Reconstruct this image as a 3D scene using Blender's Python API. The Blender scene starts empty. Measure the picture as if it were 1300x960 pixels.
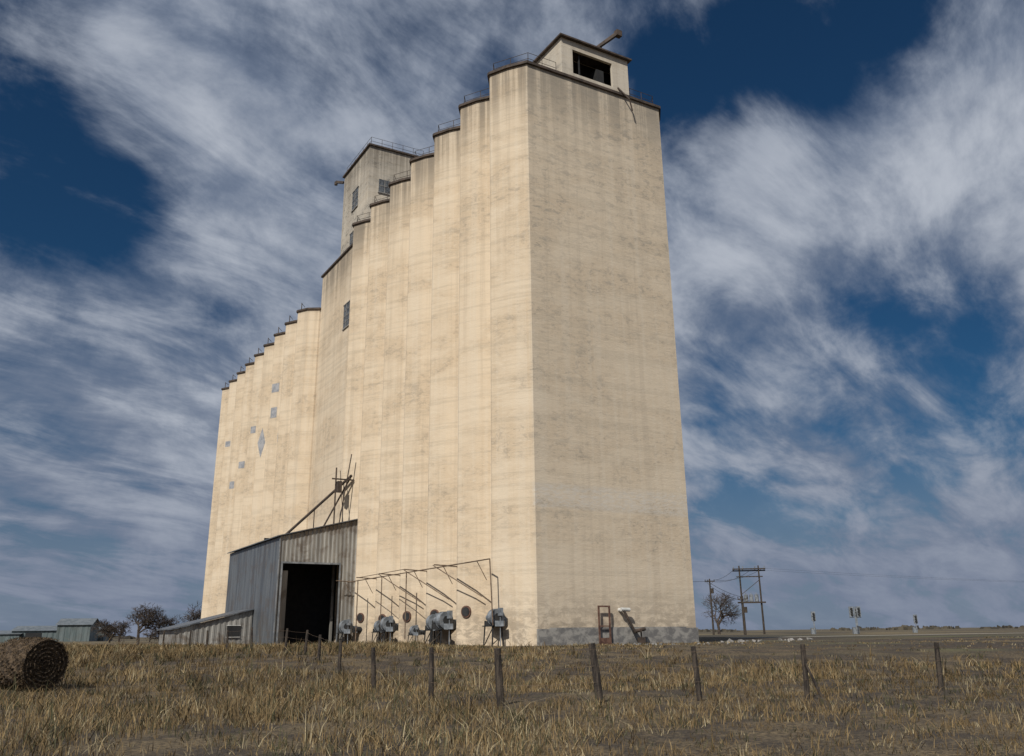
import bpy, math, random
import numpy as np
from mathutils import Vector, Matrix
random.seed(7); rng=np.random.default_rng(11)
S=bpy.context.scene
R=math.radians
# ------------------------------------------------------------------ helpers
class B:
    def __init__(s): s.v=[];s.f=[];s.m=[];s.M=Matrix.Identity(4)
    def add(s,vs,fs,mi=0):
        b=len(s.v); s.v+= [tuple(s.M@Vector(p)) for p in vs]
        for f in fs: s.f.append(tuple(b+i for i in f)); s.m.append(mi)
    def box(s,a,b,mi=0):
        x0,y0,z0=[min(a[i],b[i]) for i in range(3)]; x1,y1,z1=[max(a[i],b[i]) for i in range(3)]
        s.add([(x0,y0,z0),(x1,y0,z0),(x1,y1,z0),(x0,y1,z0),(x0,y0,z1),(x1,y0,z1),(x1,y1,z1),(x0,y1,z1)],
              [(0,3,2,1),(4,5,6,7),(0,1,5,4),(1,2,6,5),(2,3,7,6),(3,0,4,7)],mi)
    def cyl(s,p0,p1,r0,r1=None,n=8,mi=0,caps=True):
        r1=r0 if r1 is None else r1
        p0=Vector(p0);p1=Vector(p1);d=(p1-p0)
        if d.length<1e-6: return
        d.normalize(); a=d.orthogonal().normalized(); c=d.cross(a)
        vs=[];
        for p,r in((p0,r0),(p1,r1)):
            for i in range(n):
                t=2*math.pi*i/n; vs.append(p+(a*math.cos(t)+c*math.sin(t))*r)
        fs=[(i,(i+1)%n,n+(i+1)%n,n+i) for i in range(n)]
        if caps: fs+= [tuple(range(n))[::-1],tuple(range(n,2*n))]
        s.add(vs,fs,mi)
    def beam(s,p0,p1,w,h,mi=0):
        p0=Vector(p0);p1=Vector(p1);d=(p1-p0).normalized()
        up=Vector((0,0,1)) if abs(d.z)<.95 else Vector((1,0,0))
        a=d.cross(up).normalized()*w/2; c=a.normalized().cross(d).normalized()*h/2
        vs=[p0-a-c,p0+a-c,p0+a+c,p0-a+c,p1-a-c,p1+a-c,p1+a+c,p1-a+c]
        s.add(vs,[(0,3,2,1),(4,5,6,7),(0,1,5,4),(1,2,6,5),(2,3,7,6),(3,0,4,7)],mi)
    def prism(s,poly,z0,z1,mi=0,top=True):
        n=len(poly); vs=[(x,y,z0) for x,y in poly]+[(x,y,z1) for x,y in poly]
        fs=[(i,(i+1)%n,n+(i+1)%n,n+i) for i in range(n)]
        if top: fs+=[tuple(range(n))[::-1],tuple(range(n,2*n))]
        s.add(vs,fs,mi)
    def corr(s,p0,p1,zb,zt,mi=0,per=.36,amp=.035):
        p0=Vector(p0);p1=Vector(p1);L=(p1-p0).length;d=(p1-p0)/L;nn=Vector((-d.y,d.x))
        k=[0,.35,.5,.85]; o=[0,0,1,1]; ts=[]
        i=0
        while i*per<L:
            for kk,oo in zip(k,o):
                t=(i+kk)*per
                if t<L: ts.append((t,oo))
            i+=1
        ts.append((L,0)); vs=[];fs=[]
        for t,oo in ts:
            q=p0+d*t+nn*oo*amp
            vs+=[(q.x,q.y,zb(t/L)),(q.x,q.y,zt(t/L))]
        for j in range(len(ts)-1): fs.append((2*j,2*j+2,2*j+3,2*j+1))
        s.add(vs,fs,mi)
    def obj(s,name,mats,parent=None,smooth=False):
        me=bpy.data.meshes.new(name); me.from_pydata(s.v,[],s.f)
        for m in mats: me.materials.append(m)
        me.polygons.foreach_set('material_index',s.m)
        if smooth: me.polygons.foreach_set('use_smooth',[True]*len(s.f))
        me.update(); o=bpy.data.objects.new(name,me); S.collection.objects.link(o)
        if parent: o.parent=parent
        return o
def empty(name,loc=(0,0,0),rz=0):
    e=bpy.data.objects.new(name,None); e.location=loc; e.rotation_euler=(0,0,rz); S.collection.objects.link(e); return e
def newmat(name):
    m=bpy.data.materials.new(name); m.use_nodes=True
    return m,m.node_tree,m.node_tree.nodes['Principled BSDF']
class NT:
    def __init__(s,t): s.t=t
    def n(s,ty,**k):
        x=s.t.nodes.new(ty)
        for a,b in k.items(): setattr(x,a,b)
        return x
    def l(s,a,b): s.t.links.new(a,b)
    def _in(s,sock,v):
        if isinstance(v,(int,float)): sock.default_value=v
        elif isinstance(v,(tuple,list)): sock.default_value=tuple(v)
        else: s.l(v,sock)
    def math(s,op,a,b=0,c=None,clamp=False):
        x=s.n('ShaderNodeMath',operation=op); x.use_clamp=clamp
        s._in(x.inputs[0],a); s._in(x.inputs[1],b)
        if c is not None: s._in(x.inputs[2],c)
        return x.outputs[0]
    def mix(s,f,a,b,bt='MIX'):
        x=s.n('ShaderNodeMix',data_type='RGBA',blend_type=bt)
        s._in(x.inputs[0],f)
        for i,v in((6,a),(7,b)):
            if isinstance(v,(tuple,list)) and len(v)==3: v=(*v,1)
            s._in(x.inputs[i],v)
        return x.outputs[2]
    def noise(s,vec,scale,detail=6,rough=.55,dist=0,stretch=None):
        if stretch:
            m=s.n('ShaderNodeVectorMath',operation='MULTIPLY'); s.l(vec,m.inputs[0]); m.inputs[1].default_value=stretch; vec=m.outputs[0]
        x=s.n('ShaderNodeTexNoise'); s.l(vec,x.inputs['Vector'])
        x.inputs['Scale'].default_value=scale;x.inputs['Detail'].default_value=detail
        x.inputs['Roughness'].default_value=rough;x.inputs['Distortion'].default_value=dist
        return x.outputs[0]
    def ramp(s,v,a,b,lo=0,hi=1):
        x=s.n('ShaderNodeMapRange',interpolation_type='SMOOTHSTEP'); s._in(x.inputs[0],v)
        x.inputs[1].default_value=a;x.inputs[2].default_value=b;x.inputs[3].default_value=lo;x.inputs[4].default_value=hi
        return x.outputs[0]
    def bump(s,h,strength,dist,bsdf):
        x=s.n('ShaderNodeBump'); s.l(h,x.inputs['Height']); x.inputs['Strength'].default_value=strength;x.inputs['Distance'].default_value=dist
        s.l(x.outputs[0],bsdf.inputs['Normal'])
def simple(name,c1,c2,scale=3,rough=.85,bump=.3,stretch=(1,1,1),metal=0,lo=.4,hi=.6):
    m,t,bs=newmat(name); N=NT(t)
    co=N.n('ShaderNodeTexCoord').outputs['Object']
    n=N.noise(co,scale,4,.6,.3,stretch)
    N.l(N.mix(N.ramp(n,lo,hi),c1,c2),bs.inputs['Base Color'])
    bs.inputs['Roughness'].default_value=rough; bs.inputs['Metallic'].default_value=metal
    N.bump(N.noise(co,scale*6,2,.6),bump,.02,bs)
    return m
# ------------------------------------------------------------------ camera
TH=R(18.2); RO=.0117; F=1121.0
EYE=.75
Rv=Vector((1,0,0)); Uv=Vector((0,-math.sin(TH),math.cos(TH))); Fv=Vector((0,math.cos(TH),math.sin(TH)))
cr=Rv*math.cos(RO)-Uv*math.sin(RO); cu=Rv*math.sin(RO)+Uv*math.cos(RO)
cam=bpy.data.cameras.new('camera'); co=bpy.data.objects.new('camera',cam); S.collection.objects.link(co)
mw=Matrix((( cr.x,cu.x,-Fv.x,0),(cr.y,cu.y,-Fv.y,0),(cr.z,cu.z,-Fv.z,EYE),(0,0,0,1)))
co.matrix_world=mw
cam.sensor_fit='HORIZONTAL'; cam.sensor_width=36; cam.lens=36*F/1300; cam.shift_y=-45/1300
cam.clip_start=.1; cam.clip_end=20000; S.camera=co
def skydir(u,v):
    d=cr*((u-650)/F)+cu*((435-v)/F)+Fv; return d.normalized()
# ------------------------------------------------------------------ sun + sky
EL=R(42); az=Vector((-.4,-.92)).normalized()
sd=Vector((az.x*math.cos(EL),az.y*math.cos(EL),math.sin(EL)))
sl=bpy.data.lights.new('sun','SUN'); sl.energy=3.9; sl.angle=R(.5); sl.color=(1,.955,.88)
so=bpy.data.objects.new('sun',sl); so.rotation_euler=sd.to_track_quat('Z','Y').to_euler(); so.location=(-40,-40,60); S.collection.objects.link(so)
S.view_settings.view_transform='Standard'; S.view_settings.look='None'; S.view_settings.exposure=0
w=bpy.data.worlds.new('World'); S.world=w; w.use_nodes=True
N=NT(w.node_tree); bg=w.node_tree.nodes['Background']
sky=N.n('ShaderNodeTexSky',sky_type='NISHITA'); sky.sun_disc=False; sky.sun_elevation=EL; sky.sun_rotation=math.atan2(az.x,az.y)
sky.air_density=1.0; sky.dust_density=.4; sky.ozone_density=2
STR=.1
dirv=N.n('ShaderNodeTexCoord').outputs['Generated']
sep=N.n('ShaderNodeSeparateXYZ'); N.l(dirv,sep.inputs[0])
zz=N.math('ADD',N.math('MAXIMUM',sep.outputs[2],0),.26)
cx=N.math('DIVIDE',sep.outputs[0],zz); cy=N.math('DIVIDE',sep.outputs[1],zz)
cmb=N.n('ShaderNodeCombineXYZ'); N.l(cx,cmb.inputs[0]); N.l(cy,cmb.inputs[1])
pv=cmb.outputs[0]
rot=N.n('ShaderNodeVectorRotate',rotation_type='Z_AXIS'); N.l(pv,rot.inputs[0]); rot.inputs['Angle'].default_value=R(-52)
pr=rot.outputs[0]
n1=N.noise(pr,1.5,6,.58,.2,(.75,1.25,1))
n2=N.noise(pr,4.2,7,.62,.35,(.65,1.35,1))
n3=N.noise(dirv,5.0,7,.62,.3)
cover=N.math('ADD',N.math('MULTIPLY',n1,.58),N.math('ADD',N.math('MULTIPLY',n2,.46),N.math('MULTIPLY',n3,.46)))
blobs=[(10,60,.07,-.15),(60,225,.06,-.15),(170,240,.05,-.15),(0,300,.05,-.08),(285,400,.03,-.10),(400,60,.06,-.05),
 (620,5,.07,-.10),(860,50,.07,-.16),(890,150,.055,-.22),(1000,75,.07,-.16),(1120,15,.07,-.16),
 (1080,420,.05,-.08),(910,500,.045,-.10),(1190,380,.05,-.09),(1270,440,.05,-.06),(1220,550,.045,-.10),(905,590,.05,-.12),(1050,560,.05,-.07),
 (220,110,.09,.06),(330,240,.08,.07),(1230,110,.08,.07),(1060,230,.08,.06),(940,280,.05,.07),(1270,240,.07,.04),(1010,390,.035,.05),(80,430,.12,.05)]
for u,v,r,a in blobs:
    d=N.n('ShaderNodeVectorMath',operation='DOT_PRODUCT'); N.l(dirv,d.inputs[0]); d.inputs[1].default_value=skydir(u,v)
    e=N.math('EXPONENT',N.math('MULTIPLY',N.math('SUBTRACT',d.outputs['Value'],1),1/(r*r)))
    cover=N.math('ADD',cover,N.math('MULTIPLY',e,a))
cl=N.ramp(cover,.52,.77)
hz=N.ramp(sep.outputs[2],0,.24,1,0)
cl=N.math('MAXIMUM',cl,N.math('MULTIPLY',hz,.85))
blue=N.mix(1,sky.outputs[0],(.095,.225,.325),'MULTIPLY')
shade=N.ramp(N.math('ADD',N.math('MULTIPLY',n2,.6),N.math('MULTIPLY',n3,.4)),.40,.62)
lo=(.155/STR,.195/STR,.275/STR); hi=(.46/STR,.495/STR,.56/STR); hc=(.175/STR,.21/STR,.295/STR)
bright=N.math('ADD',N.math('MULTIPLY',shade,.58),N.math('MULTIPLY',N.ramp(cover,.70,.98),.42),clamp=True)
ccol=N.mix(bright,lo,hi)
ccol=N.mix(N.math('MULTIPLY',hz,.8),ccol,hc)
N.l(N.mix(cl,blue,ccol),bg.inputs[0]); bg.inputs[1].default_value=STR
# ------------------------------------------------------------------ ground
def sstep(a,b,x):
    t=np.clip((x-a)/(b-a),0,1); return t*t*(3-2*t)
def gz(x,y):
    base=-.75+.75*sstep(29,48,y)
    return base+.05*np.sin(x*.55+1)*np.sin(y*.37)*(1-sstep(38,46,y))+.03*np.sin(x*1.7)*np.cos(y*1.3+x)*(1-sstep(38,46,y))
def axis(near,far,n1_,n2_):
    a=np.linspace(0,near,n1_); b=near*np.exp(np.linspace(0,math.log(far/near),n2_))[1:]; return np.concatenate([a,b])
ax=axis(60,9000,121,30); xs=np.concatenate([-ax[::-1][:-1],ax])
ya=axis(70,9000,141,30); ys=np.concatenate([-np.array([4000,400,60,20,5.])[:],ya]); ys.sort()
X,Y=np.meshgrid(xs,ys); Z=gz(X,Y)
nx=len(xs);ny=len(ys)
vs=np.stack([X.ravel(),Y.ravel(),Z.ravel()],1)
fs=[(j*nx+i,j*nx+i+1,(j+1)*nx+i+1,(j+1)*nx+i) for j in range(ny-1) for i in range(nx-1)]
me=bpy.data.meshes.new('ground'); me.from_pydata(vs.tolist(),[],fs); me.polygons.foreach_set('use_smooth',[True]*len(fs))
g=bpy.data.objects.new('ground',me); S.collection.objects.link(g)
m,t,bs=newmat('field_soil'); N=NT(t); pc=N.n('ShaderNodeTexCoord').outputs['Object']
sp=N.n('ShaderNodeSeparateXYZ'); N.l(pc,sp.inputs[0])
a=N.noise(pc,.5,6,.6,.5); b=N.noise(pc,11,4,.75); c=N.noise(pc,.035,5,.6,.3,(1,.35,1)); c2=N.noise(pc,.12,6,.65,.3,(.5,1.4,1))
straw=N.mix(N.ramp(b,.42,.60),(.06,.042,.022),(.19,.14,.075))
soil=N.mix(N.ramp(b,.42,.62),(.030,.022,.015),(.085,.063,.04))
near=N.mix(N.ramp(a,.42,.60),soil,straw)
right=N.math('MULTIPLY',N.ramp(sp.outputs[0],6,20),N.ramp(sp.outputs[1],34,46))
far=N.mix(N.ramp(c2,.47,.60),soil,N.mix(N.ramp(c,.42,.58),(.095,.095,.04),(.16,.115,.06)))
col=N.mix(right,near,far)
farall=N.ramp(sp.outputs[1],90,160)
col=N.mix(farall,col,N.mix(N.ramp(c,.42,.58),(.05,.04,.027),(.15,.115,.06)))
N.l(col,bs.inputs['Base Color']); bs.inputs['Roughness'].default_value=1
N.bump(b,.9,.06,bs)
me.materials.append(m)
road_m=simple('gravel',(.26,.23,.19),(.36,.33,.28),1.2,.95,.4)
bd=B(); L=[(22,96),(60,118),(120,140),(400,215),(900,330)]
for i in range(len(L)-1):
    (x0,y0),(x1,y1)=L[i],L[i+1]; bd.add([(x0,y0-2.6,.012),(x1,y1-2.6,.012),(x1,y1+2.6,.012),(x0,y0+2.6,.012)],[(0,1,2,3)])
bd.obj('gravel_road',[road_m])
# ------------------------------------------------------------------ materials
def concrete(name,cream1,cream2,gray,stain=1.0,endgray=True,ztop=40.3):
    m,t,bs=newmat(name); N=NT(t); P=N.n('ShaderNodeTexCoord').outputs['Object']
    s=N.n('ShaderNodeSeparateXYZ'); N.l(P,s.inputs[0]); x,y,z=s.outputs
    zone=N.noise(P,.20,5,.62,.4,(.55,.55,1.4))
    col=N.mix(N.ramp(zone,.40,.60),cream2,cream1)
    # slip-form lift lines
    lift=N.noise(P,1.0,4,.7,.1,(.04,.04,1.9)); col=N.mix(N.math('MULTIPLY',N.ramp(lift,.50,.60),.30),col,(.42,.35,.255))
    st=N.noise(P,1.0,4,.65,.1,(1.5,1.5,.04)); col=N.mix(N.math('MULTIPLY',N.ramp(st,.50,.64),.24),col,(.37,.30,.22))
    col=N.mix(N.math('MULTIPLY',N.ramp(st,.48,.38),.22),col,(.70,.62,.50))
    mot=N.noise(P,1.5,8,.74,.5,(.8,.8,1.4))
    zz=N.ramp(zone,.45,.60)
    if endgray:
        endf=N.ramp(x,-2.35,-2.62)
        top=N.ramp(z,18,37)
        zz=N.math('ADD',N.math('MULTIPLY',zz,.55),N.math('MULTIPLY',endf,N.math('MULTIPLY_ADD',top,.55,.15)),clamp=True)
    k=N.math('MULTIPLY',N.math('MULTIPLY',N.ramp(mot,.49,.63),zz),.72*stain,clamp=True); col=N.mix(k,col,gray)
    sc=N.noise(P,1.0,8,.8,.15,(2.0,2.0,6.5))
    amt=N.ramp(zone,.44,.58,.10,.5)
    if endgray: amt=N.math('MULTIPLY',amt,N.math('MULTIPLY_ADD',endf,.6,.75))
    col=N.mix(N.math('MULTIPLY',N.math('MULTIPLY',N.ramp(sc,.55,.66),amt),1.0*stain,clamp=True),col,(.15,.125,.10))
    col=N.mix(N.math('MULTIPLY',N.ramp(sc,.46,.36),.28),col,(.74,.67,.55))
    dm=N.math('MULTIPLY',N.math('POWER',N.ramp(z,ztop-7.0,ztop-.1),1.6),N.ramp(st,.36,.58,.25,1)); col=N.mix(N.math('MULTIPLY',dm,.8),col,(.17,.145,.115))
    if endgray:
        col=N.mix(N.math('MULTIPLY',endf,.28),col,(.50,.45,.37))
        band=N.math('MULTIPLY',N.math('MULTIPLY',N.ramp(z,8.0,8.35),N.ramp(z,9.9,9.45)),endf)
        col=N.mix(N.math('MULTIPLY',band,N.ramp(sc,.42,.58,.6,.1)),col,(.57,.54,.49))
    ft=N.math('MULTIPLY',N.ramp(z,4.0,.2),N.ramp(mot,.40,.56)); col=N.mix(N.math('MULTIPLY',ft,.7),col,(.27,.22,.165))
    N.l(col,bs.inputs['Base Color']); bs.inputs['Roughness'].default_value=.95
    N.bump(N.noise(P,1.0,5,.75,.2,(1.6,1.6,5)),.4,.05,bs)
    return m
M_con=concrete('painted_concrete',(.60,.475,.33),(.675,.555,.405),(.25,.22,.18))
M_head=concrete('weathered_concrete',(.44,.40,.335),(.55,.49,.40),(.16,.15,.13),1.15,False,53)
M_cap=simple('rusted_edge',(.045,.033,.025),(.085,.06,.045),2,.8,.3)
M_roof=simple('roof_gravel',(.18,.17,.15),(.25,.23,.2),1)
M_steel=simple('galvanised_steel',(.20,.215,.23),(.32,.335,.35),1.2,.55,.15,metal=.4)
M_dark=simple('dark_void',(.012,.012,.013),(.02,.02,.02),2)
M_glass=simple('dusty_louvre',(.05,.055,.06),(.13,.14,.15),4,.5,.2)
M_pipe=simple('rusty_pipe',(.11,.07,.045),(.20,.145,.10),3,.7,.3)
M_rust=simple('rust_brown',(.08,.038,.027),(.15,.08,.055),4,.8,.4)
M_plinth=simple('bare_concrete',(.15,.145,.14),(.30,.285,.26),1.6,.95,.5,(1,1,1.5))
M_patch=simple('gray_patch',(.25,.26,.28),(.36,.36,.37),2,.8,.2)
M_wood=simple('old_wood',(.022,.017,.014),(.075,.058,.043),5,.9,.8,(3,3,.4))
M_motor=simple('gray_enamel',(.13,.145,.16),(.24,.26,.28),2.5,.5,.15)
M_black=simple('black_rubber',(.015,.015,.016),(.03,.03,.03),2)
M_white=simple('white_paint',(.45,.45,.42),(.62,.61,.58),3,.6,.1)
def sheet(name,c1,c2,rustk):
    m,t,bs=newmat(name); N=NT(t); P=N.n('ShaderNodeTexCoord').outputs['Object']
    a=N.noise(P,1,4,.6,.2,(1.4,1.4,.12)); b=N.noise(P,.5,5,.65,.4)
    col=N.mix(N.ramp(a,.4,.6),c1,c2); col=N.mix(N.math('MULTIPLY',N.ramp(b,.48,.62),rustk),col,(.13,.095,.07))
    N.l(col,bs.inputs['Base Color']); bs.inputs['Roughness'].default_value=.5; bs.inputs['Metallic'].default_value=.35
    N.bump(N.noise(P,2,3,.5),.2,.03,bs); return m
M_sh1=sheet('corrugated_tin',(.24,.23,.21),(.39,.375,.34),.65)
M_sh2=sheet('dull_tin',(.11,.122,.138),(.175,.188,.20),.4)
# ------------------------------------------------------------------ grain elevator
O=(-1.41,56.5,0); RZ=R(120)
elev=empty('grain_elevator',O,RZ)
PER=4.85; C=-7.785
def bay(s0,ap,vo):   # faceted bin front, valley -> apex -> valley
    return [(s0-1.35,vo+(ap-vo)*.56),(s0-.07,ap),(s0+.07,ap),(s0+2.42,vo)]
front=[(-2.58,-1.67)]
for k in range(7):
    front+=bay(PER*k,0,-1.62)
front+=[(43.9,-1.62)]
def mirror(l): return [(x,2*C-y) for x,y in l][::-1]
poly1=front+mirror(front)
f2=[(43.96,-1.45)]
for j in range(9): f2+=bay(46+4.83*j,.42,-1.25)
poly2=f2+mirror(f2)
def area(p): return sum(p[i][0]*p[(i+1)%len(p)][1]-p[(i+1)%len(p)][0]*p[i][1] for i in range(len(p)))/2
if area(poly1)<0: poly1=poly1[::-1]
if area(poly2)<0: poly2=poly2[::-1]
def offs(p,d):
    out=[];n=len(p)
    for i in range(n):
        a=Vector(p[i-1]);b=Vector(p[i]);c=Vector(p[(i+1)%n])
        e1=(b-a).normalized();e2=(c-b).normalized()
        n1_=Vector((e1.y,-e1.x));n2_=Vector((e2.y,-e2.x))
        mm=(n1_+n2_); k=d/max(.35,(1+n1_.dot(n2_)))
        out.append(tuple(b+mm*k))
    return out
b=B(); b.prism(poly1,-1,40.35); b.obj('bin_walls_near',[M_con],elev)
b=B(); b.prism(poly2,-1,36.35); b.obj('bin_walls_far',[M_con],elev)
b=B(); b.prism(offs(poly1,.17),40.35,40.56); b.prism(offs(poly2,.17),36.35,36.56); b.obj('roof_edge',[M_cap],elev)
b=B(); b.prism(offs(poly1,.05),40.56,40.60); b.prism(offs(poly2,.05),36.56,36.60); b.obj('roof',[M_roof],elev)
b=B(); b.box((-2.72,-13.95,-1),(-2.585,-1.60,.95)); b.box((-2.66,-13.0,.95),(-2.585,-2.5,1.02))
b.obj('foundation',[M_plinth],elev)
# gallery / penthouse on the roof
b=B()
g0,g1=-11.0,-4.75; zt=43.8; q0_,q1_=-9.45,-5.75
b.box((-.6,g0,40.6),(33.6,g1,zt))
b.box((-2.60,g0,40.57),(-.61,g0+.2,zt)); b.box((-2.60,g1-.2,40.57),(-.61,g1,zt))
b.box((-2.60,g0+.201,40.57),(-2.38,q0_,zt)); b.box((-2.60,q1_,40.57),(-2.38,g1-.201,zt))
b.box((-2.60,q0_+.001,43.05),(-2.38,q1_-.001,zt)); b.box((-2.60,q0_+.001,40.57),(-2.38,q1_-.001,40.95))
b.obj('roof_gallery',[M_head],elev)
b=B(); b.box((-.64,g0+.3,40.65),(-.61,g1-.3,43.7)); b.box((-2.36,g0+.22,40.6),(-.7,g1-.22,40.64))  # near-black back and floor sheets paint the shade inside the opening
b.box((-2.2,-8.9,41.0),(-1.2,-8.2,42.4)); b.box((-2.3,-6.6,41.0),(-2.2,-6.5,43.0)); b.obj('gallery_opening_shade',[M_dark],elev)
b=B(); b.box((-2.9,g0-.25,zt+.0),(33.6,g1+.25,zt+.13)); b.box((-2.5,g0-.15,zt+.131),(33.5,g1+.15,zt+.2))
b.obj('gallery_roof',[M_cap],elev)
b=B()
b.cyl((-2.0,-8.2,zt+.5),(-3.1,-9.9,zt+2.1),.11,mi=0); b.beam((-1.9,-8.0,zt+.25),(-3.0,-9.7,zt+1.75),.28,.2)
b.beam((-2.3,-8.7,zt+.2),(-2.3,-8.7,zt+.9),.12,.12); b.box((-3.3,-10.1,zt+1.6),(-2.9,-9.6,zt+2.1))
b.cyl((-2.62,-9.9,41.0),(-3.1,-10.6,39.9),.07); b.cyl((-3.1,-10.6,39.9),(-3.0,-10.9,39.0),.06)
b.obj('roof_spout',[M_cap],elev)
# rails
b=B()
def rail(path,z,h=1.0,step=1.3):
    for i in range(len(path)-1):
        a=Vector(path[i]);c=Vector(path[i+1]);L=(c-a).length;n=max(1,round(L/step))
        for j in range(n+1):
            q=a+(c-a)*j/n; b.cyl((q.x,q.y,z),(q.x,q.y,z+h),.025,n=5)
        for hh in(.5,1.0): b.cyl((a.x,a.y,z+h*hh),(c.x,c.y,z+h*hh),.02,n=5)
rp=[(-2.3,-1.95)]
for k in range(7): rp+=[(PER*k+.1,-.35),(PER*k+2.42,-1.95)]
rail(rp[:15],40.6)
rail([(-2.3,-4.4),(-2.3,-1.95)],40.6); rail([(-2.3,-11.3),(-2.3,-13.6)],40.6); rail([(-2.3,-13.6),(0,-14.9)],40.6)
rail([(33.9,-3.2),(41.9,-3.2)],53.15); rail([(33.9,-3.2),(33.9,-9.6)],53.15)
for j in range(9):
    s0=46+4.83*j; b.cyl((s0-.2,.1,36.5),(s0-.2,.1,37.5),.05,n=5); b.cyl((s0-.2,.1,37.45),(s0+.9,-.6,37.45),.03,n=5)
b.obj('roof_railings',[M_cap],elev)
# headhouse
b=B(); b.box((33.7,-9.8,40.4),(42.1,-3.0,52.9)); b.box((42.101,-9.2,40.4),(43.4,-5,49.5)); b.obj('headhouse',[M_head],elev)
b=B(); b.box((33.5,-10.0,52.9),(42.3,-2.8,53.1)); b.obj('headhouse_roof',[M_cap],elev)
b=B()
def louv(s0,s1,z0,z1,o):
    b.box((s0,o+.003,z0),(s1,o+.05,z1),0)
    b.box((s0-.1,o+.002,z0-.12),(s1+.1,o+.12,z0-.001),1); b.box((s0-.1,o+.002,z1+.001),(s1+.1,o+.10,z1+.1),1)
    for k in range(1,4): b.box((s0+.01,o+.05,z0+(z1-z0)*k/4-.03),(s1-.01,o+.08,z0+(z1-z0)*k/4+.03),1)
    b.box(((s0+s1)/2-.03,o+.05,z0),((s0+s1)/2+.03,o+.085,z1),1)
louv(36.9,38.7,46.9,49.2,-3.0); louv(37.2,38.9,41.9,44.0,-3.0); louv(33.8,35.6,31.4,34.0,-1.62)
for (o0,o1,z0,z1) in[(-5.6,-4.2,47.4,49.0),(-8.8,-7.6,47.5,49.0)]:
    b.box((33.697,o0,z0),(33.64,o1,z1),0); b.box((33.69,o0-.1,z0-.12),(33.58,o1+.1,z0-.001),1)
    b.box((33.64,(o0+o1)/2-.03,z0),(33.6,(o0+o1)/2+.03,z1),1); b.box((33.64,o0,(z0+z1)/2-.03),(33.605,o1,(z0+z1)/2+.03),1)
b.obj('louvre_windows',[M_glass,M_plinth],elev)
b=B()
b.beam((42.1,-2.9,52.2),(43.1,-2.3,52.6),.2,.3); b.cyl((43.1,-2.3,52.6),(43.1,-2.3,52.2),.2)
b.cyl((33.6,-10,50.5),(32.9,-10.6,52.5),.12); b.beam((33.6,-9.9,51.9),(32.5,-10.6,51.7),.4,.25)
b.obj('roof_lamp_brackets',[M_cap],elev)
def fpos(apex,ap,vo,par):
    A0=Vector((apex-2.42,vo)); A1=Vector((apex-1.35,vo+(ap-vo)*.56)); A2=Vector((apex-.07,ap))
    V,A=(A0,A1) if par<.45 else (A1,A2)
    d=(A-V).normalized(); n=Vector((-d.y,d.x)); return V+(A-V)*.5,d,n,(A-V).length
b=B()
for j,par,zc,w_,h_,dia in[(2,.6,29.5,1.2,1.1,0),(2,.6,26.4,1.0,1.3,0),(2,.3,23.2,1.1,1.1,0),(3,.6,23.6,1.3,3.8,1),(5,.6,22.4,1.1,.9,0),(4,.6,26.2,.9,.9,0),(7,.6,27.0,1.0,.8,0),(6,.6,20.4,.9,1.0,0)]:
    c,d,n,L=fpos(46+4.83*j,.42,-1.25,par); c=c+n*.012; w_=min(w_,L*.94); z0,z1=zc-h_/2,zc+h_/2
    if dia: pts=[(c-d*w_/2,zc),(c,z0),(c+d*w_/2,zc),(c,z1)]
    else: pts=[(c-d*w_/2,z0),(c+d*w_/2,z0),(c+d*w_/2,z1),(c-d*w_/2,z1)]
    b.add([(p.x,p.y,z) for p,z in pts],[(0,1,2,3)],0)
b.obj('wall_patches',[M_patch],elev)
b=B()
for k,z in[(1,2.1),(2,2.0),(3,2.0),(5,2.1),(4,1.9)]:
    c,d,n,L=fpos(PER*k,0,-1.62,.6)
    p=Vector((c.x,c.y,z)); nn=Vector((n.x,n.y,0))
    b.cyl(p-nn*.05,p+nn*.10,.38,n=20,mi=0); b.cyl(p+nn*.1,p+nn*.13,.29,n=20,mi=1)
b.obj('manhole_covers',[M_rust,M_black],elev)
# pipe rack along the front
b=B(); zr=5.05
b.cyl((-1.1,.75,zr),(24,.75,zr-.1),.04); b.cyl((-1.1,.75,zr),(-1.1,.55,1.2),.04)
for k in range(0,6):
    s0=PER*k
    if k: b.cyl((s0,.0,zr-.05),(s0,1.7,zr+.03),.04)
    if k in(1,2,3): b.cyl((s0+.4,1.6,zr+.02),(s0-2.2,-.7,3.0),.035)
    b.cyl((s0+.6,.75,zr),(s0+.6,.05,3.9),.025)
b.cyl((9.7,1.7,zr+.05),(19.4,1.6,zr),.025)
b.cyl((12.2,.5,zr),(12.2,.5,.4),.045); b.cyl((17,.5,zr),(17,.5,.6),.04); b.cyl((22,.6,zr),(22,.6,0),.045)
b.obj('pipe_rack',[M_pipe],elev)
b=B()
b.box((-2.95,-5.95,-.1),(-2.87,-5.85,2.3)); b.box((-2.95,-6.75,-.1),(-2.87,-6.65,2.3))
b.box((-2.95,-6.65,2.2),(-2.87,-5.95,2.3)); b.box((-2.95,-6.65,1.05),(-2.87,-5.95,1.12)); b.box((-2.93,-6.65,-.1),(-2.90,-5.95,.4))
b.obj('door_frame',[M_rust],elev)
b=B()
b.cyl((-2.5,-7.7,2.05),(-3.0,-7.7,2.05),.11,n=12,mi=0); b.cyl((-2.95,-7.57,2.07),(-3.0,-8.2,2.05),.12,n=12,mi=0); b.cyl((-3.0,-7.75,2.0),(-3.15,-8.45,.7),.08,n=10,mi=1)
b.cyl((-2.6,-8.7,.8),(-3.4,-8.7,.8),.10,n=10,mi=1); b.cyl((-3.15,-8.4,.75),(-3.15,-9.2,.9),.11,n=10,mi=1); b.box((-3.3,-9.1,0),(-3.0,-8.7,.4),1)
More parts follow.
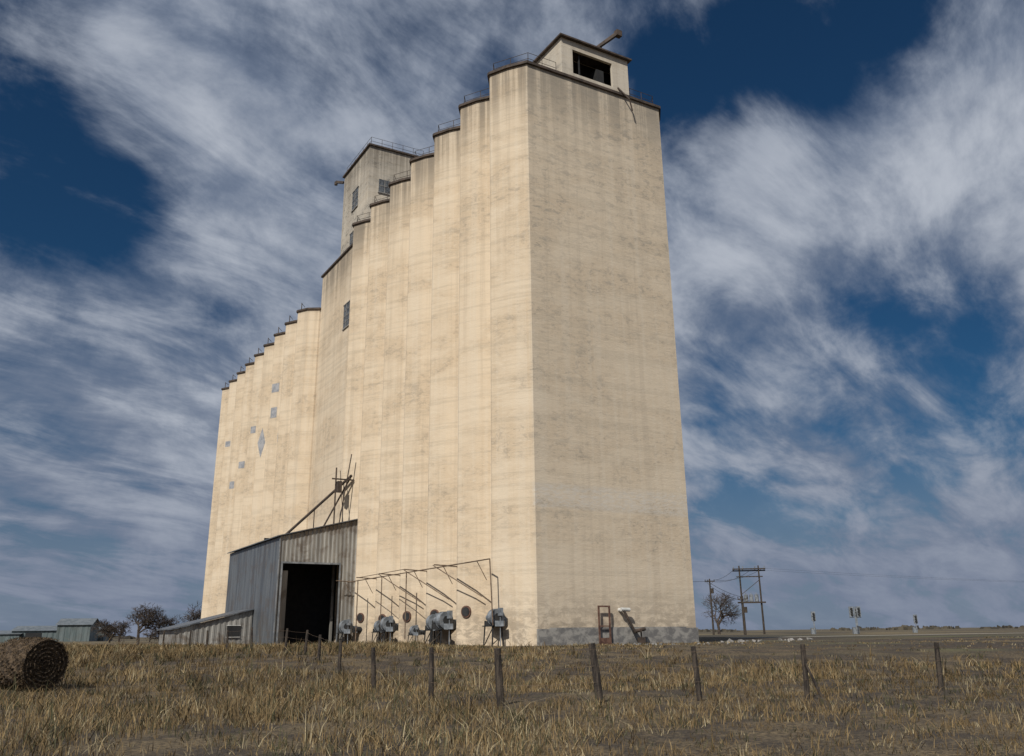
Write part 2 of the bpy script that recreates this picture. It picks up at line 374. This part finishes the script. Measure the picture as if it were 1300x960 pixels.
b.cyl((-3.15,-8.9,.9),(-3.15,-8.9,0),.05,mi=1)
b.obj('vent_pipe',[M_white,M_cap],elev)
# ------------------------------------------------------------------ aeration fans
def fan(s,o,z,sc=1.0,rot=0):
    e=empty('aeration_fan',(0,0,0))
    M=Matrix.Translation(Vector(O))@Matrix.Rotation(RZ,4,'Z')@Matrix.Translation((s,o,z))@Matrix.Rotation(rot,4,'Z')@Matrix.Scale(sc,4)
    e.matrix_world=M
    b=B(); b.cyl((-.2,0,0),(.22,0,0),.52,n=22); b.cyl((-.24,0,0),(-.2,0,0),.56,n=22); b.cyl((.22,0,0),(.26,0,0),.56,n=22)
    b.box((-.19,-1.0,-.52),(.21,0,.05)); b.obj('scroll_housing',[M_motor],e)
    b=B(); b.cyl((-.30,0,0),(-.25,0,0),.27,n=18); b.cyl((.0,-.8,-.25),(.0,-1.9,-.3),.26,n=14); b.cyl((.28,0,0),(.4,0,0),.12); b.obj('inlet_and_duct',[M_black],e)
    b=B(); b.cyl((.42,0,.0),(1.05,0,.0),.22,n=14); b.box((.5,-.12,.18),(.8,.12,.4)); b.cyl((1.05,0,0),(1.12,0,0),.15,n=12); b.obj('motor',[M_steel],e)
    b=B()
    for x in(-.15,.95):
        for y in(-.35,.3): b.beam((x,y,-.5 if x<0 else -.2),(x*1.1,y*1.3,-z/sc-.1),.07,.07)
    b.box((-.3,-.45,-.58),(1.15,.42,-.523)); b.beam((-.15,.3,-.6),(.95,.35,-z/sc+.1),.05,.05); b.box((.35,-.3,-.52),(1.1,.3,-.22))
    b.obj('stand',[M_black],e)
    b=B(); b.box((-.75,-.15,.1),(-.45,.1,.6)); b.cyl((-.6,0,.1),(-.6,0,-z/sc),.03); b.beam((-.8,-.2,-.4),(-.35,.2,-.4),.3,.35); b.obj('switch_box',[M_motor],e)
fan(-.75,.15,1.65,.9); fan(6.0,.35,1.6,1.0,R(8)); fan(7.9,.2,1.5,.95,R(-5)); fan(16.0,.3,1.5,.95); fan(17.8,.2,1.35,.8); fan(23.6,.9,1.4,.95)
fan(11.2,.2,1.0,.6)
# ------------------------------------------------------------------ shed
shed=empty('drive_through_shed',O,RZ)
s0,s1=25.0,42.9; oo=6.45; zo=8.6; zw=10.45; ow=-.9
def ztop(o): return zw+(zo-zw)*(o-ow)/(oo-ow)
b=B()
b.corr((s0,oo),(s0,6.2),lambda t:-.3,lambda t:ztop(oo+(6.2-oo)*t))
b.corr((s0,6.2),(s0,1.2),lambda t:6.5,lambda t:ztop(6.2+(1.2-6.2)*t))
b.corr((s0,1.2),(s0,-1.5),lambda t:-.3,lambda t:ztop(1.2-2.7*t))
b.corr((s1,oo),(s1,-1.5),lambda t:-.3,lambda t:ztop(oo+(-1.5-oo)*t))
b.obj('front_sheeting',[M_sh1],shed)
b=B(); b.corr((s1,oo),(s0,oo),lambda t:-.3,lambda t:zo,per=.8,amp=.025); b.obj('side_sheeting',[M_sh2],shed)
b=B()
ra=[(s0-.25,oo+.25,zo+.0),(s1+.2,oo+.25,zo+.0),(s1+.2,-1.2,zw+.12),(s0-.25,-1.2,zw+.12)]
b.add(ra+[(x,y,z+.08) for x,y,z in ra],[(0,3,2,1),(4,5,6,7),(0,1,5,4),(1,2,6,5),(2,3,7,6),(3,0,4,7)]); b.obj('shed_roof',[M_sh2],shed)
b=B()
b.box((s0-.04,6.12,0),(s0-.12,6.24,6.6)); b.box((s0-.04,1.12,0),(s0-.12,1.24,6.6)); b.box((s0-.041,1.25,6.44),(s0-.12,6.11,6.58))
b.box((s0-.05,oo-.02,0),(s0-.13,oo+.07,zo-.03))
b.obj('door_trim',[M_steel],shed)
b=B()
b.box((s0+5.5,-1.5,-.2),(s0+5.6,oo-.1,9.0),0); b.box((s0+.6,oo-1.0,0),(s0+.65,oo-.3,5.9),1)  # near-black partition and floor sheet added to keep the shed interior dark
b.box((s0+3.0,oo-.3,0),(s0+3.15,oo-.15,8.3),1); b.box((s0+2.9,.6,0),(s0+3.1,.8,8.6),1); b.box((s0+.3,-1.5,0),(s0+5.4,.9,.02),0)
b.obj('interior_shade_and_posts',[M_dark,M_sh1],shed)
b=B(); q0,q1=32,39; w0,w1=oo+.06,oo+6.5
zl=lambda o:2.9+(1.35-2.9)*(o-w0)/(w1-w0)
b.corr((q0,w1),(q0,w0),lambda t:-.2,lambda t:zl(w1+(w0-w1)*t),0,.45,.04); b.corr((q1,w1),(q0,w1),lambda t:-.2,lambda t:1.35,0,.45,.04)
b.obj('lean_to_wall',[M_sh1],shed)
b=B(); ra=[(q0-.25,w1+.3,1.3),(q1,w1+.3,1.3),(q1,w0,2.93),(q0-.25,w0,2.93)]
b.add(ra+[(x,y,z+.1) for x,y,z in ra],[(0,3,2,1),(4,5,6,7),(0,1,5,4),(1,2,6,5),(2,3,7,6),(3,0,4,7)]); b.obj('lean_to_roof',[M_sh2],shed)
b=B(); b.box((q0-.06,w0+1.0,.7),(q0-.09,w0+2.1,1.6),0); b.box((q0-.065,w0+.95,.64),(q0-.12,w0+2.15,.695),1); b.box((q0-.065,w0+.95,1.605),(q0-.12,w0+2.15,1.66),1)
b.obj('lean_to_window',[M_dark,M_white],shed)
sp_=empty('grain_spout',O,RZ); b=B()
b.cyl((27.5,-.4,14.6),(33.5,4.0,9.3),.12,n=10); b.cyl((27.5,-.4,14.6),(29.5,1.5,9.8),.08); b.cyl((28.0,.9,10),(28.0,.9,15.3),.07)
b.cyl((27.5,.6,10),(27.2,-.2,16.5),.05); b.beam((27.6,-.6,14.2),(27.6,1.4,14.2),.1,.12); b.box((27.4,.5,13.0),(27.8,.9,14.0))
b.cyl((30.7,1.9,11.7),(30.7,1.9,9.8),.05)
b.cyl((26.9,.4,10),(27.8,.6,15),.035)
b.obj('pipes',[M_cap],sp_)
# ------------------------------------------------------------------ fence
fence=empty('wire_fence'); P=[(14.5,24.5,1.1),(10.4,23.2,1.12),(6.75,22.0,1.2),(4.1,21.2,1.15),(1.82,20.5,1.22),(-.33,20.3,1.16),(-2.0,22.3,1.2),(-3.9,26,1.15),(-6.4,34,1.15),(-8.2,39,1.1),(-9.8,43.5,1.1),(-11.6,47,1.1),(-14,49.5,1.2),(-16.4,53,1.1),(-18.7,56.5,1.1),(-21,60,1.15),(-24.2,64,1.2),(-27.5,68,1.1)]
tops=[]; b=B()
for i,(x,y,h) in enumerate(P):
    z=float(gz(np.array(x),np.array(y))); r=.065 if i not in(4,5) else .085
    lx,ly=random.uniform(-.08,.08),random.uniform(-.06,.06)
    if i==4: lx=-.15
    pz=z+h*.5
    b.cyl((x,y,z-.2),(x+lx*.5,y+ly*.5,pz),r*1.05,r,9); b.cyl((x+lx*.5,y+ly*.5,pz),(x+lx,y+ly,z+h),r,r*.86,9)
    tops.append((x,y,z,lx,ly,h))
b.cyl((7.0,21.8,-.72),(6.75,21.9,.0),.035,.03,7)
b.obj('posts',[M_wood],fence)
b=B()
for i in range(len(tops)-1):
    for k in(.35,.62,.9):
        a_,c_=tops[i],tops[i+1]
        pa=Vector((a_[0]+a_[3]*k,a_[1]+a_[4]*k-.07,a_[2]+a_[5]*k)); pb=Vector((c_[0]+c_[3]*k,c_[1]+c_[4]*k-.07,c_[2]+c_[5]*k)); mid=(pa+pb)/2-Vector((0,0,.03))
        b.cyl(pa,mid,.0035,n=4,caps=False); b.cyl(mid,pb,.0035,n=4,caps=False)
b.obj('wires',[M_pipe],fence)
# ------------------------------------------------------------------ grass
def blades(name,bx,by,bz,h,wd,col,lean=.35):
    n=len(bx); ang=rng.uniform(0,2*np.pi,n); la=rng.uniform(0,2*np.pi,n); ln=np.abs(rng.normal(0,lean,n))*h
    dx,dy=np.cos(ang)*wd/2,np.sin(ang)*wd/2; ex,ey=np.cos(la)*ln,np.sin(la)*ln
    V=np.zeros((n,5,3))
    V[:,0]=np.stack([bx-dx,by-dy,bz],1);V[:,1]=np.stack([bx+dx,by+dy,bz],1)
    V[:,2]=np.stack([bx+dx*.8+ex*.35,by+dy*.8+ey*.35,bz+h*.55],1);V[:,3]=np.stack([bx-dx*.8+ex*.35,by-dy*.8+ey*.35,bz+h*.55],1)
    V[:,4]=np.stack([bx+ex,by+ey,bz+h*rng.uniform(.85,1,n)],1)
    me=bpy.data.meshes.new(name); me.vertices.add(n*5); me.vertices.foreach_set('co',V.ravel())
    base=np.arange(n)[:,None]*5; li=np.concatenate([base+np.array([[0,1,2,3]]),base+np.array([[3,2,4]])],1).ravel()
    me.loops.add(n*7); me.loops.foreach_set('vertex_index',li.astype(np.int32))
    me.polygons.add(n*2); ls=np.stack([np.arange(n)*7,np.arange(n)*7+4],1).ravel(); me.polygons.foreach_set('loop_start',ls.astype(np.int32))
    me.update(calc_edges=True); me.validate()
    at=me.color_attributes.new('col','FLOAT_COLOR','POINT'); cc=np.ones((n,5,4)); cc[:,:,:3]=col[:,None,:]
    at.data.foreach_set('color',cc.ravel())
    o=bpy.data.objects.new(name,me); S.collection.objects.link(o); return o
m,t,bs=newmat('dry_grass_blade'); N=NT(t); at=N.n('ShaderNodeVertexColor'); at.layer_name='col'
N.l(at.outputs[0],bs.inputs['Base Color']); bs.inputs['Roughness'].default_value=.85; bs.inputs['Specular IOR Level'].default_value=.2; M_grass=m
def vnoise(x,y,cell,seed):
    r_=np.random.default_rng(seed); G=r_.uniform(0,1,(256,256)); fx,fy=x/cell+1000,y/cell+1000
    ix,iy=np.floor(fx).astype(int),np.floor(fy).astype(int); ux,uy=fx-ix,fy-iy; ux=ux*ux*(3-2*ux);uy=uy*uy*(3-2*uy)
    g_=lambda i,j:G[i%256,j%256]
    return (g_(ix,iy)*(1-ux)+g_(ix+1,iy)*ux)*(1-uy)+(g_(ix,iy+1)*(1-ux)+g_(ix+1,iy+1)*ux)*uy
nt=38000; per=9
ty=rng.uniform(0,1,nt); ty=6.5+ (95-6.5)*ty**1.2
tx=rng.uniform(-1,1,nt)*(.70*ty+4)
dens=.45*vnoise(tx,ty,4.5,1)+.3*vnoise(tx,ty,1.6,2)+.25*vnoise(tx,ty,.7,3)
dens=np.clip((dens-.3)/.42,0,1)
def loc(x,y):
    rx,ry=x-O[0],y-O[1]; return rx*-.5+ry*.866, rx*-.866+ry*-.5
ls_,lo_=loc(tx,ty)
inb=(ls_>-3.2)&(lo_<.3)&(lo_>-16)|((ls_>24.8)&(ls_<43)&(lo_<6.7)&(lo_>-2))|((ls_>31)&(lo_>6)&(lo_<13.5)&(ls_<39.5))|((ls_>15)&(ls_<25.5)&(lo_<6.5)&(lo_>.3)&(rng.uniform(0,1,nt)<.5))
behind=(ls_>-3)&(lo_<-1)
rightbare=(tx>9+ (ty-40)*.2)&(ty>36)
keep=(~inb)&(~behind)&(~(rightbare&(rng.uniform(0,1,nt)<.78)))&(rng.uniform(0,1,nt)<.16+.95*dens)
tx,ty,dens,ls_,lo_=[q[keep] for q in(tx,ty,dens,ls_,lo_)]; nt=len(tx)
th=rng.uniform(.08,.27,nt)*(.45+.85*dens)
th*=np.where(tx<-4,1.35,1.0)
th*=np.where((ty>26)&(ty<46),1.4,1.0)
th=np.where((ty>43)&(tx>-6),th*.7,th)
th=np.where((tx>9)&(ty>38),th*.6,th)
lush=(rng.uniform(0,1,nt)<.07); th=np.where(lush&(ty<50),th*1.9,th)
bx=np.repeat(tx,per)+rng.normal(0,.12,nt*per); by=np.repeat(ty,per)+rng.normal(0,.12,nt*per)
hh=np.repeat(th,per)*rng.uniform(.4,1.2,nt*per); wd=.0045+.0006*by
tc=rng.uniform(0,1,nt); c1=np.array([.26,.185,.09]);c2=np.array([.14,.097,.05]);c3=np.array([.34,.28,.17]);c4=np.array([.078,.076,.04])
tcol=c1*(1-tc[:,None])+c2*tc[:,None]; q=rng.uniform(0,1,nt); tcol[q<.12]=c3; tcol[q>.82]=c4
big=vnoise(tx,ty,6,9); dk=(.42+.45*dens+.4*big)[:,None]; tcol=tcol*dk
col=np.repeat(tcol,per,0)*rng.uniform(.6,1.3,(nt*per,1))
go=blades('dry_grass',bx,by,gz(bx,by)-.02,hh,wd,col,.7); go.data.materials.append(M_grass)
# ------------------------------------------------------------------ hay bale
bale=empty('round_hay_bale',(-14.05,28.0,0)); axv=Vector((.86,-.50,0)).normalized()
sidev=Vector((-axv.y,axv.x,0)); r=.76; L=1.7
verts=[];faces=[]; nr,nl=64,18
def bn(a,k): return .025*math.sin(a*9+k)+.02*math.sin(a*23+k*2.3)+random.uniform(-.018,.018)
for i in range(nl+1):
    for j in range(nr):
        a=2*math.pi*j/nr; rr=r*(1-.05*(abs(i/nl-.5)*2)**6)+bn(a,i)
        p=axv*(-L*i/nl)+sidev*math.cos(a)*rr+Vector((0,0,math.sin(a)*rr*(.97)))
        verts.append(tuple(p))
for i in range(nl):
    for j in range(nr): faces.append((i*nr+j,i*nr+(j+1)%nr,(i+1)*nr+(j+1)%nr,(i+1)*nr+j))
prev=list(range(nr)); rings=13
for k in range(1,rings):
    rr=r*(1-k/rings); cur=[]
    for j in range(nr):
        a=2*math.pi*j/nr; p=axv*(.05*(k%2)+random.uniform(-.02,.025)-.02)+sidev*math.cos(a)*(rr+.012*math.sin(5*a+k))+Vector((0,0,math.sin(a)*rr)); verts.append(tuple(p)); cur.append(len(verts)-1)
    for j in range(nr): faces.append((prev[j],cur[j],cur[(j+1)%nr],prev[(j+1)%nr]))
    prev=cur
faces.append(tuple(prev))
b=B(); b.add(verts,faces); M_hay=simple('old_hay',(.035,.024,.015),(.11,.075,.044),9,.95,1.0,(1,1,1)); b.obj('hay_roll',[M_hay],bale)
n=10000; a=rng.uniform(0,2*np.pi,n); tt=rng.uniform(0,L,n); onend=rng.uniform(0,1,n)<.38
rad=np.where(onend,r*np.sqrt(rng.uniform(0,1,n)),r+.0); tt=np.where(onend,-.02,tt)
Vx=-14.05+(-axv.x*tt)+sidev.x*np.cos(a)*rad; Vy=28-axv.y*tt+sidev.y*np.cos(a)*rad; Vz=np.sin(a)*rad
k_=rng.uniform(0,1,(n,1))**1.6; hc_=np.array([.045,.031,.018])*(1-k_)+np.array([.16,.11,.06])*k_
h=rng.uniform(-.02,.07,n)
ho=blades('loose_straw',Vx,Vy,Vz-.01,h,np.full(n,.018),hc_,1.3); ho.data.materials.append(M_grass); ho.parent=bale; ho.matrix_parent_inverse=Matrix.Translation((14.05,-28,0))
# ------------------------------------------------------------------ bare trees
M_bark=simple('bark',(.035,.026,.022),(.08,.06,.045),3,.9,.5)
def tree(name,x,y,h,spread,seed,depth=6):
    rnd=random.Random(seed); b=B()
    def br(p,d,l,r,k):
        mid=p+d*l*.5+Vector((rnd.uniform(-1,1),rnd.uniform(-1,1),rnd.uniform(-.5,.5)))*l*.07; e=p+d*l+Vector((rnd.uniform(-1,1),rnd.uniform(-1,1),0))*l*.08
        n=6 if k>3 else 3
        b.cyl(p,mid,r,r*.85,n,caps=False); b.cyl(mid,e,r*.85,r*.65,n,caps=False)
        if k==0: return
        for i in range(rnd.choice([2,3,3,4]) if k<depth else 5):
            v=Vector((rnd.gauss(0,1),rnd.gauss(0,1),rnd.gauss(0,.6))).normalized()
            nd=(d*(.75)+v*.75*spread+Vector((0,0,.12))).normalized()
            st=mid.lerp(e,rnd.uniform(.2,1))
            br(st,nd,l*rnd.uniform(.66,.88),max(r*.60,.013),k-1)
    br(Vector((0,0,-.2)),Vector((rnd.uniform(-.1,.1),0,1)).normalized(),h*.24,h*.026,depth)
    zs=max(v[2] for v in b.v); k=h/zs
    b.v=[(v[0]*k,v[1]*k,v[2]*k) for v in b.v]
    o=b.obj(name,[M_bark]); o.location=(x,y,0); return o
tree('bare_tree',-56.8,140,6.0,1.0,3,6); tree('bare_tree',-54.6,143,4.6,1.1,31,6); tree('bare_tree',-53.0,150,6.4,1.1,5,6); tree('bare_tree',-61.5,141,3.6,1.2,8,6)
tree('bare_tree',-66,155,3.6,1.3,9,5); tree('bare_tree',40.5,185,8.6,1.0,12,6); tree('bare_tree',-59,150,2.8,1.4,19,5); tree('bare_tree',-72,165,3.2,1.3,25,5)
# ------------------------------------------------------------------ distant things, left
M_tin=sheet('green_gray_tin',(.10,.13,.13),(.16,.19,.19),.15); M_tinr=sheet('pale_roof',(.15,.17,.18),(.22,.24,.25),.1)
def barn(name,x,y,rz,w_,d_,h_,rh,doors=True):
    e=empty(name,(x,y,0),rz); b=B()
    b.corr((-w_/2,-d_/2),(w_/2,-d_/2),lambda t:-.2,lambda t:h_,0,1.2,.05); b.corr((w_/2,d_/2),(-w_/2,d_/2),lambda t:-.2,lambda t:h_,0,1.2,.05)
    b.corr((w_/2,-d_/2),(w_/2,0),lambda t:-.2,lambda t:h_+rh*t,0,1.2,.05); b.corr((w_/2,0),(w_/2,d_/2),lambda t:-.2,lambda t:h_+rh*(1-t),0,1.2,.05)
    b.corr((-w_/2,d_/2),(-w_/2,0),lambda t:-.2,lambda t:h_+rh*t,0,1.2,.05); b.corr((-w_/2,0),(-w_/2,-d_/2),lambda t:-.2,lambda t:h_+rh*(1-t),0,1.2,.05)
    b.obj('walls',[M_tin],e)
    b=B(); k=.4
    for sg in(-1,1):
        b.add([(-w_/2-k,sg*(d_/2+k),h_-.05),(w_/2+k,sg*(d_/2+k),h_-.05),(w_/2+k,0,h_+rh+.12),(-w_/2-k,0,h_+rh+.12)],[(0,1,2,3)])
    b.obj('roof',[M_tinr],e)
    if doors:
        b=B()
        for i in range(int(w_//7)):
            xx=-w_/2+3+i*7; b.box((xx,-d_/2-.12,-.1),(xx+3.4,-d_/2-.06,min(3.0,h_-.5)))
        b.obj('doors',[M_dark],e)
barn('metal_barn',-108,222,R(12),20,10,2.5,1.0); barn('metal_barn',-100,212,R(12),7,8,3.6,1.3,False); barn('farm_shed',-124,218,R(6),18,9,1.8,.7)
barn('farm_house',-82,245,R(-10),9,8,2.0,1.2)
# ------------------------------------------------------------------ poles, right
def hframe(x,y):
    e=empty('utility_pole_h_frame',(x,y,0),R(-8)); b=B()
    for dx in(-1.75,1.75): b.cyl((dx,0,-.3),(dx,0,12.2),.2,.13,9)
    b.beam((-3.0,-.2,11.6),(3.0,-.2,11.6),.15,.22); b.beam((-3.0,.2,11.3),(3.0,.2,11.3),.15,.22); b.beam((-2.4,-.2,10.2),(2.4,-.2,10.2),.13,.18)
    b.beam((-1.75,0,7.0),(1.75,0,9.6),.08,.1); b.beam((-2.5,-.35,5.6),(2.5,-.35,5.6),.25,.25); b.beam((-2.5,.35,5.6),(2.5,.35,5.6),.25,.25)
    b.obj('poles_and_crossarms',[M_wood],e)
    b=B()
    for dx in(-.95,0,.95): b.cyl((dx,0,5.75),(dx,0,7.0),.36,n=14,mi=0); b.cyl((dx,0,7.0),(dx,0,7.3),.08,mi=0)
    for dx in(-2.8,-1.1,1.1,2.8): b.cyl((dx,-.2,11.7),(dx,-.2,12.1),.09,mi=0); b.cyl((dx,.2,11.4),(dx,.2,11.8),.09,mi=0)
    b.obj('transformers_insulators',[M_motor],e)
hframe(43.7,170)
def upole(name,x,y,h,arm=1.4):
    e=empty(name,(x,y,0),R(-8)); b=B(); b.cyl((0,0,-.3),(0,0,h),.19,.12,9); b.beam((-arm,-.15,h-.5),(arm,-.15,h-.5),.12,.16)
    b.beam((-arm*.6,-.15,h-.6),(0,-.15,h-1.2),.05,.05); b.beam((arm*.6,-.15,h-.6),(0,-.15,h-1.2),.05,.05)
    for dx in(-arm*.9,-arm*.4,arm*.9): b.cyl((dx,-.15,h-.4),(dx,-.15,h-.15),.07)
    b.cyl((.35,0,h-2.6),(.35,0,h-1.7),.26,n=12); b.obj('pole',[M_wood],e)
upole('utility_pole',35.8,168,9.8,.9); upole('utility_pole',36.6,148,6.0,.8)
b=B()
def wire(a,c,sag,r=.035):
    a=Vector(a);c=Vector(c);pr=a
    for i in range(1,13):
        t=i/12; q=a.lerp(c,t)-Vector((0,0,4*sag*t*(1-t))); b.cyl(pr,q,r,n=4,caps=False); pr=q
for dz,dx in((11.7,-2.6),(11.7,2.6),(11.2,0)):
    wire((43.7+dx,170,dz),(35.8+dx*.3,168,9.4+(dz-11.2)*.4),.8)
for dx in(-2.6,2.6): wire((43.7+dx,170,11.7),(330+dx,330,18),3.5,.014)
wire((35.8,168,9.4),(20,160,10.5),.6); wire((35.8,168,9.1),(36.6,148,5.8),.3); wire((35.8,168,8.6),(43.7,170,5.9),.8)
b.obj('power_lines',[M_black])
def signal(x,y,h,two):
    e=empty('railroad_signal',(x,y,0)); b=B(); b.cyl((0,0,-.2),(0,0,h),.09,n=8,mi=0)
    for dx in((-.55,.55) if two else (0,)):
        b.box((dx-.33,-.12,h-1.5),(dx+.33,.0,h-.0),0)
        for z in(h-.35,h-.75,h-1.15): b.cyl((dx,-.12,z),(dx,-.35,z),.16,n=12,mi=1)
    if two: b.beam((-.9,.05,h-1.6),(.9,.05,h-1.6),.1,.1,0)
    b.box((-.35,.5,-.1),(.35,1.0,1.0),0); b.obj('signal_mast',[M_motor,M_black],e)
signal(48.3,150,3.5,False); signal(51.8,141,4.0,True); signal(53.1,144,3.9,False); signal(69.5,161,3.0,False)
M_rub=simple('rubble',(.12,.115,.105),(.34,.32,.30),1.5,.95,.4)
def rubble(name,x,y,n,sx,sy,mats,big=.3):
    b=B()
    for i in range(n):
        s_=random.uniform(.3,1)*big; px,py=x+random.gauss(0,sx),y+random.gauss(0,sy)
        b.M=Matrix.Translation((px,py,float(gz(np.array(px),np.array(py)))+s_*.2))@Matrix.Rotation(random.uniform(0,6),4,Vector((random.random(),random.random(),1)).normalized())
        vs=[(random.uniform(.6,1)*a*s_,random.uniform(.6,1)*c*s_,random.uniform(.3,.7)*d*s_) for a in(-1,1) for c in(-1,1) for d in(-1,1)]
        b.add(vs,[(0,1,3,2),(4,6,7,5),(0,4,5,1),(2,3,7,6),(0,2,6,4),(1,5,7,3)],i%len(mats))
    b.obj(name,mats)
rubble('rubble_pile',15.5,62,12,1.6,.8,[M_rub],.24); rubble('rubble_pile',20.5,68,10,2.0,.8,[M_rub],.25); rubble('rubble_pile',9.5,53,16,2.5,.5,[M_plinth],.14)
# ------------------------------------------------------------------ distant vegetation line
b=B()
M_scrub=simple('distant_scrub',(.05,.045,.035),(.10,.085,.06),.2)
for i in range(2600):
    th=random.uniform(-.75,.75); dd=random.uniform(420,1300); x=math.sin(th)*dd; y=math.cos(th)*dd
    if .02<th<.9 and random.random()<.75: continue
    cl=math.sin(th*37)+math.sin(th*91+1)+math.sin(th*13+2)
    if cl<-.2: continue
    hgt=random.uniform(1.0,2.4)*(1+.3*cl)*(dd/900)**.5
    for k in range(5):
        a=random.uniform(0,6.28); wx=random.uniform(1,3.5); ox,oy=random.uniform(-4,4),random.uniform(-4,4)
        b.add([(x+ox-wx*math.cos(a),y+oy-wx*math.sin(a),-.3),(x+ox+wx*math.cos(a),y+oy+wx*math.sin(a),-.3),(x+ox+wx*.6*math.cos(a),y+oy+wx*.6*math.sin(a),hgt*random.uniform(.5,1)),(x+ox-wx*.5*math.cos(a),y+oy-wx*.5*math.sin(a),hgt*random.uniform(.6,1.1))],[(0,1,2,3)])
b.obj('distant_trees',[M_scrub])
print('done')
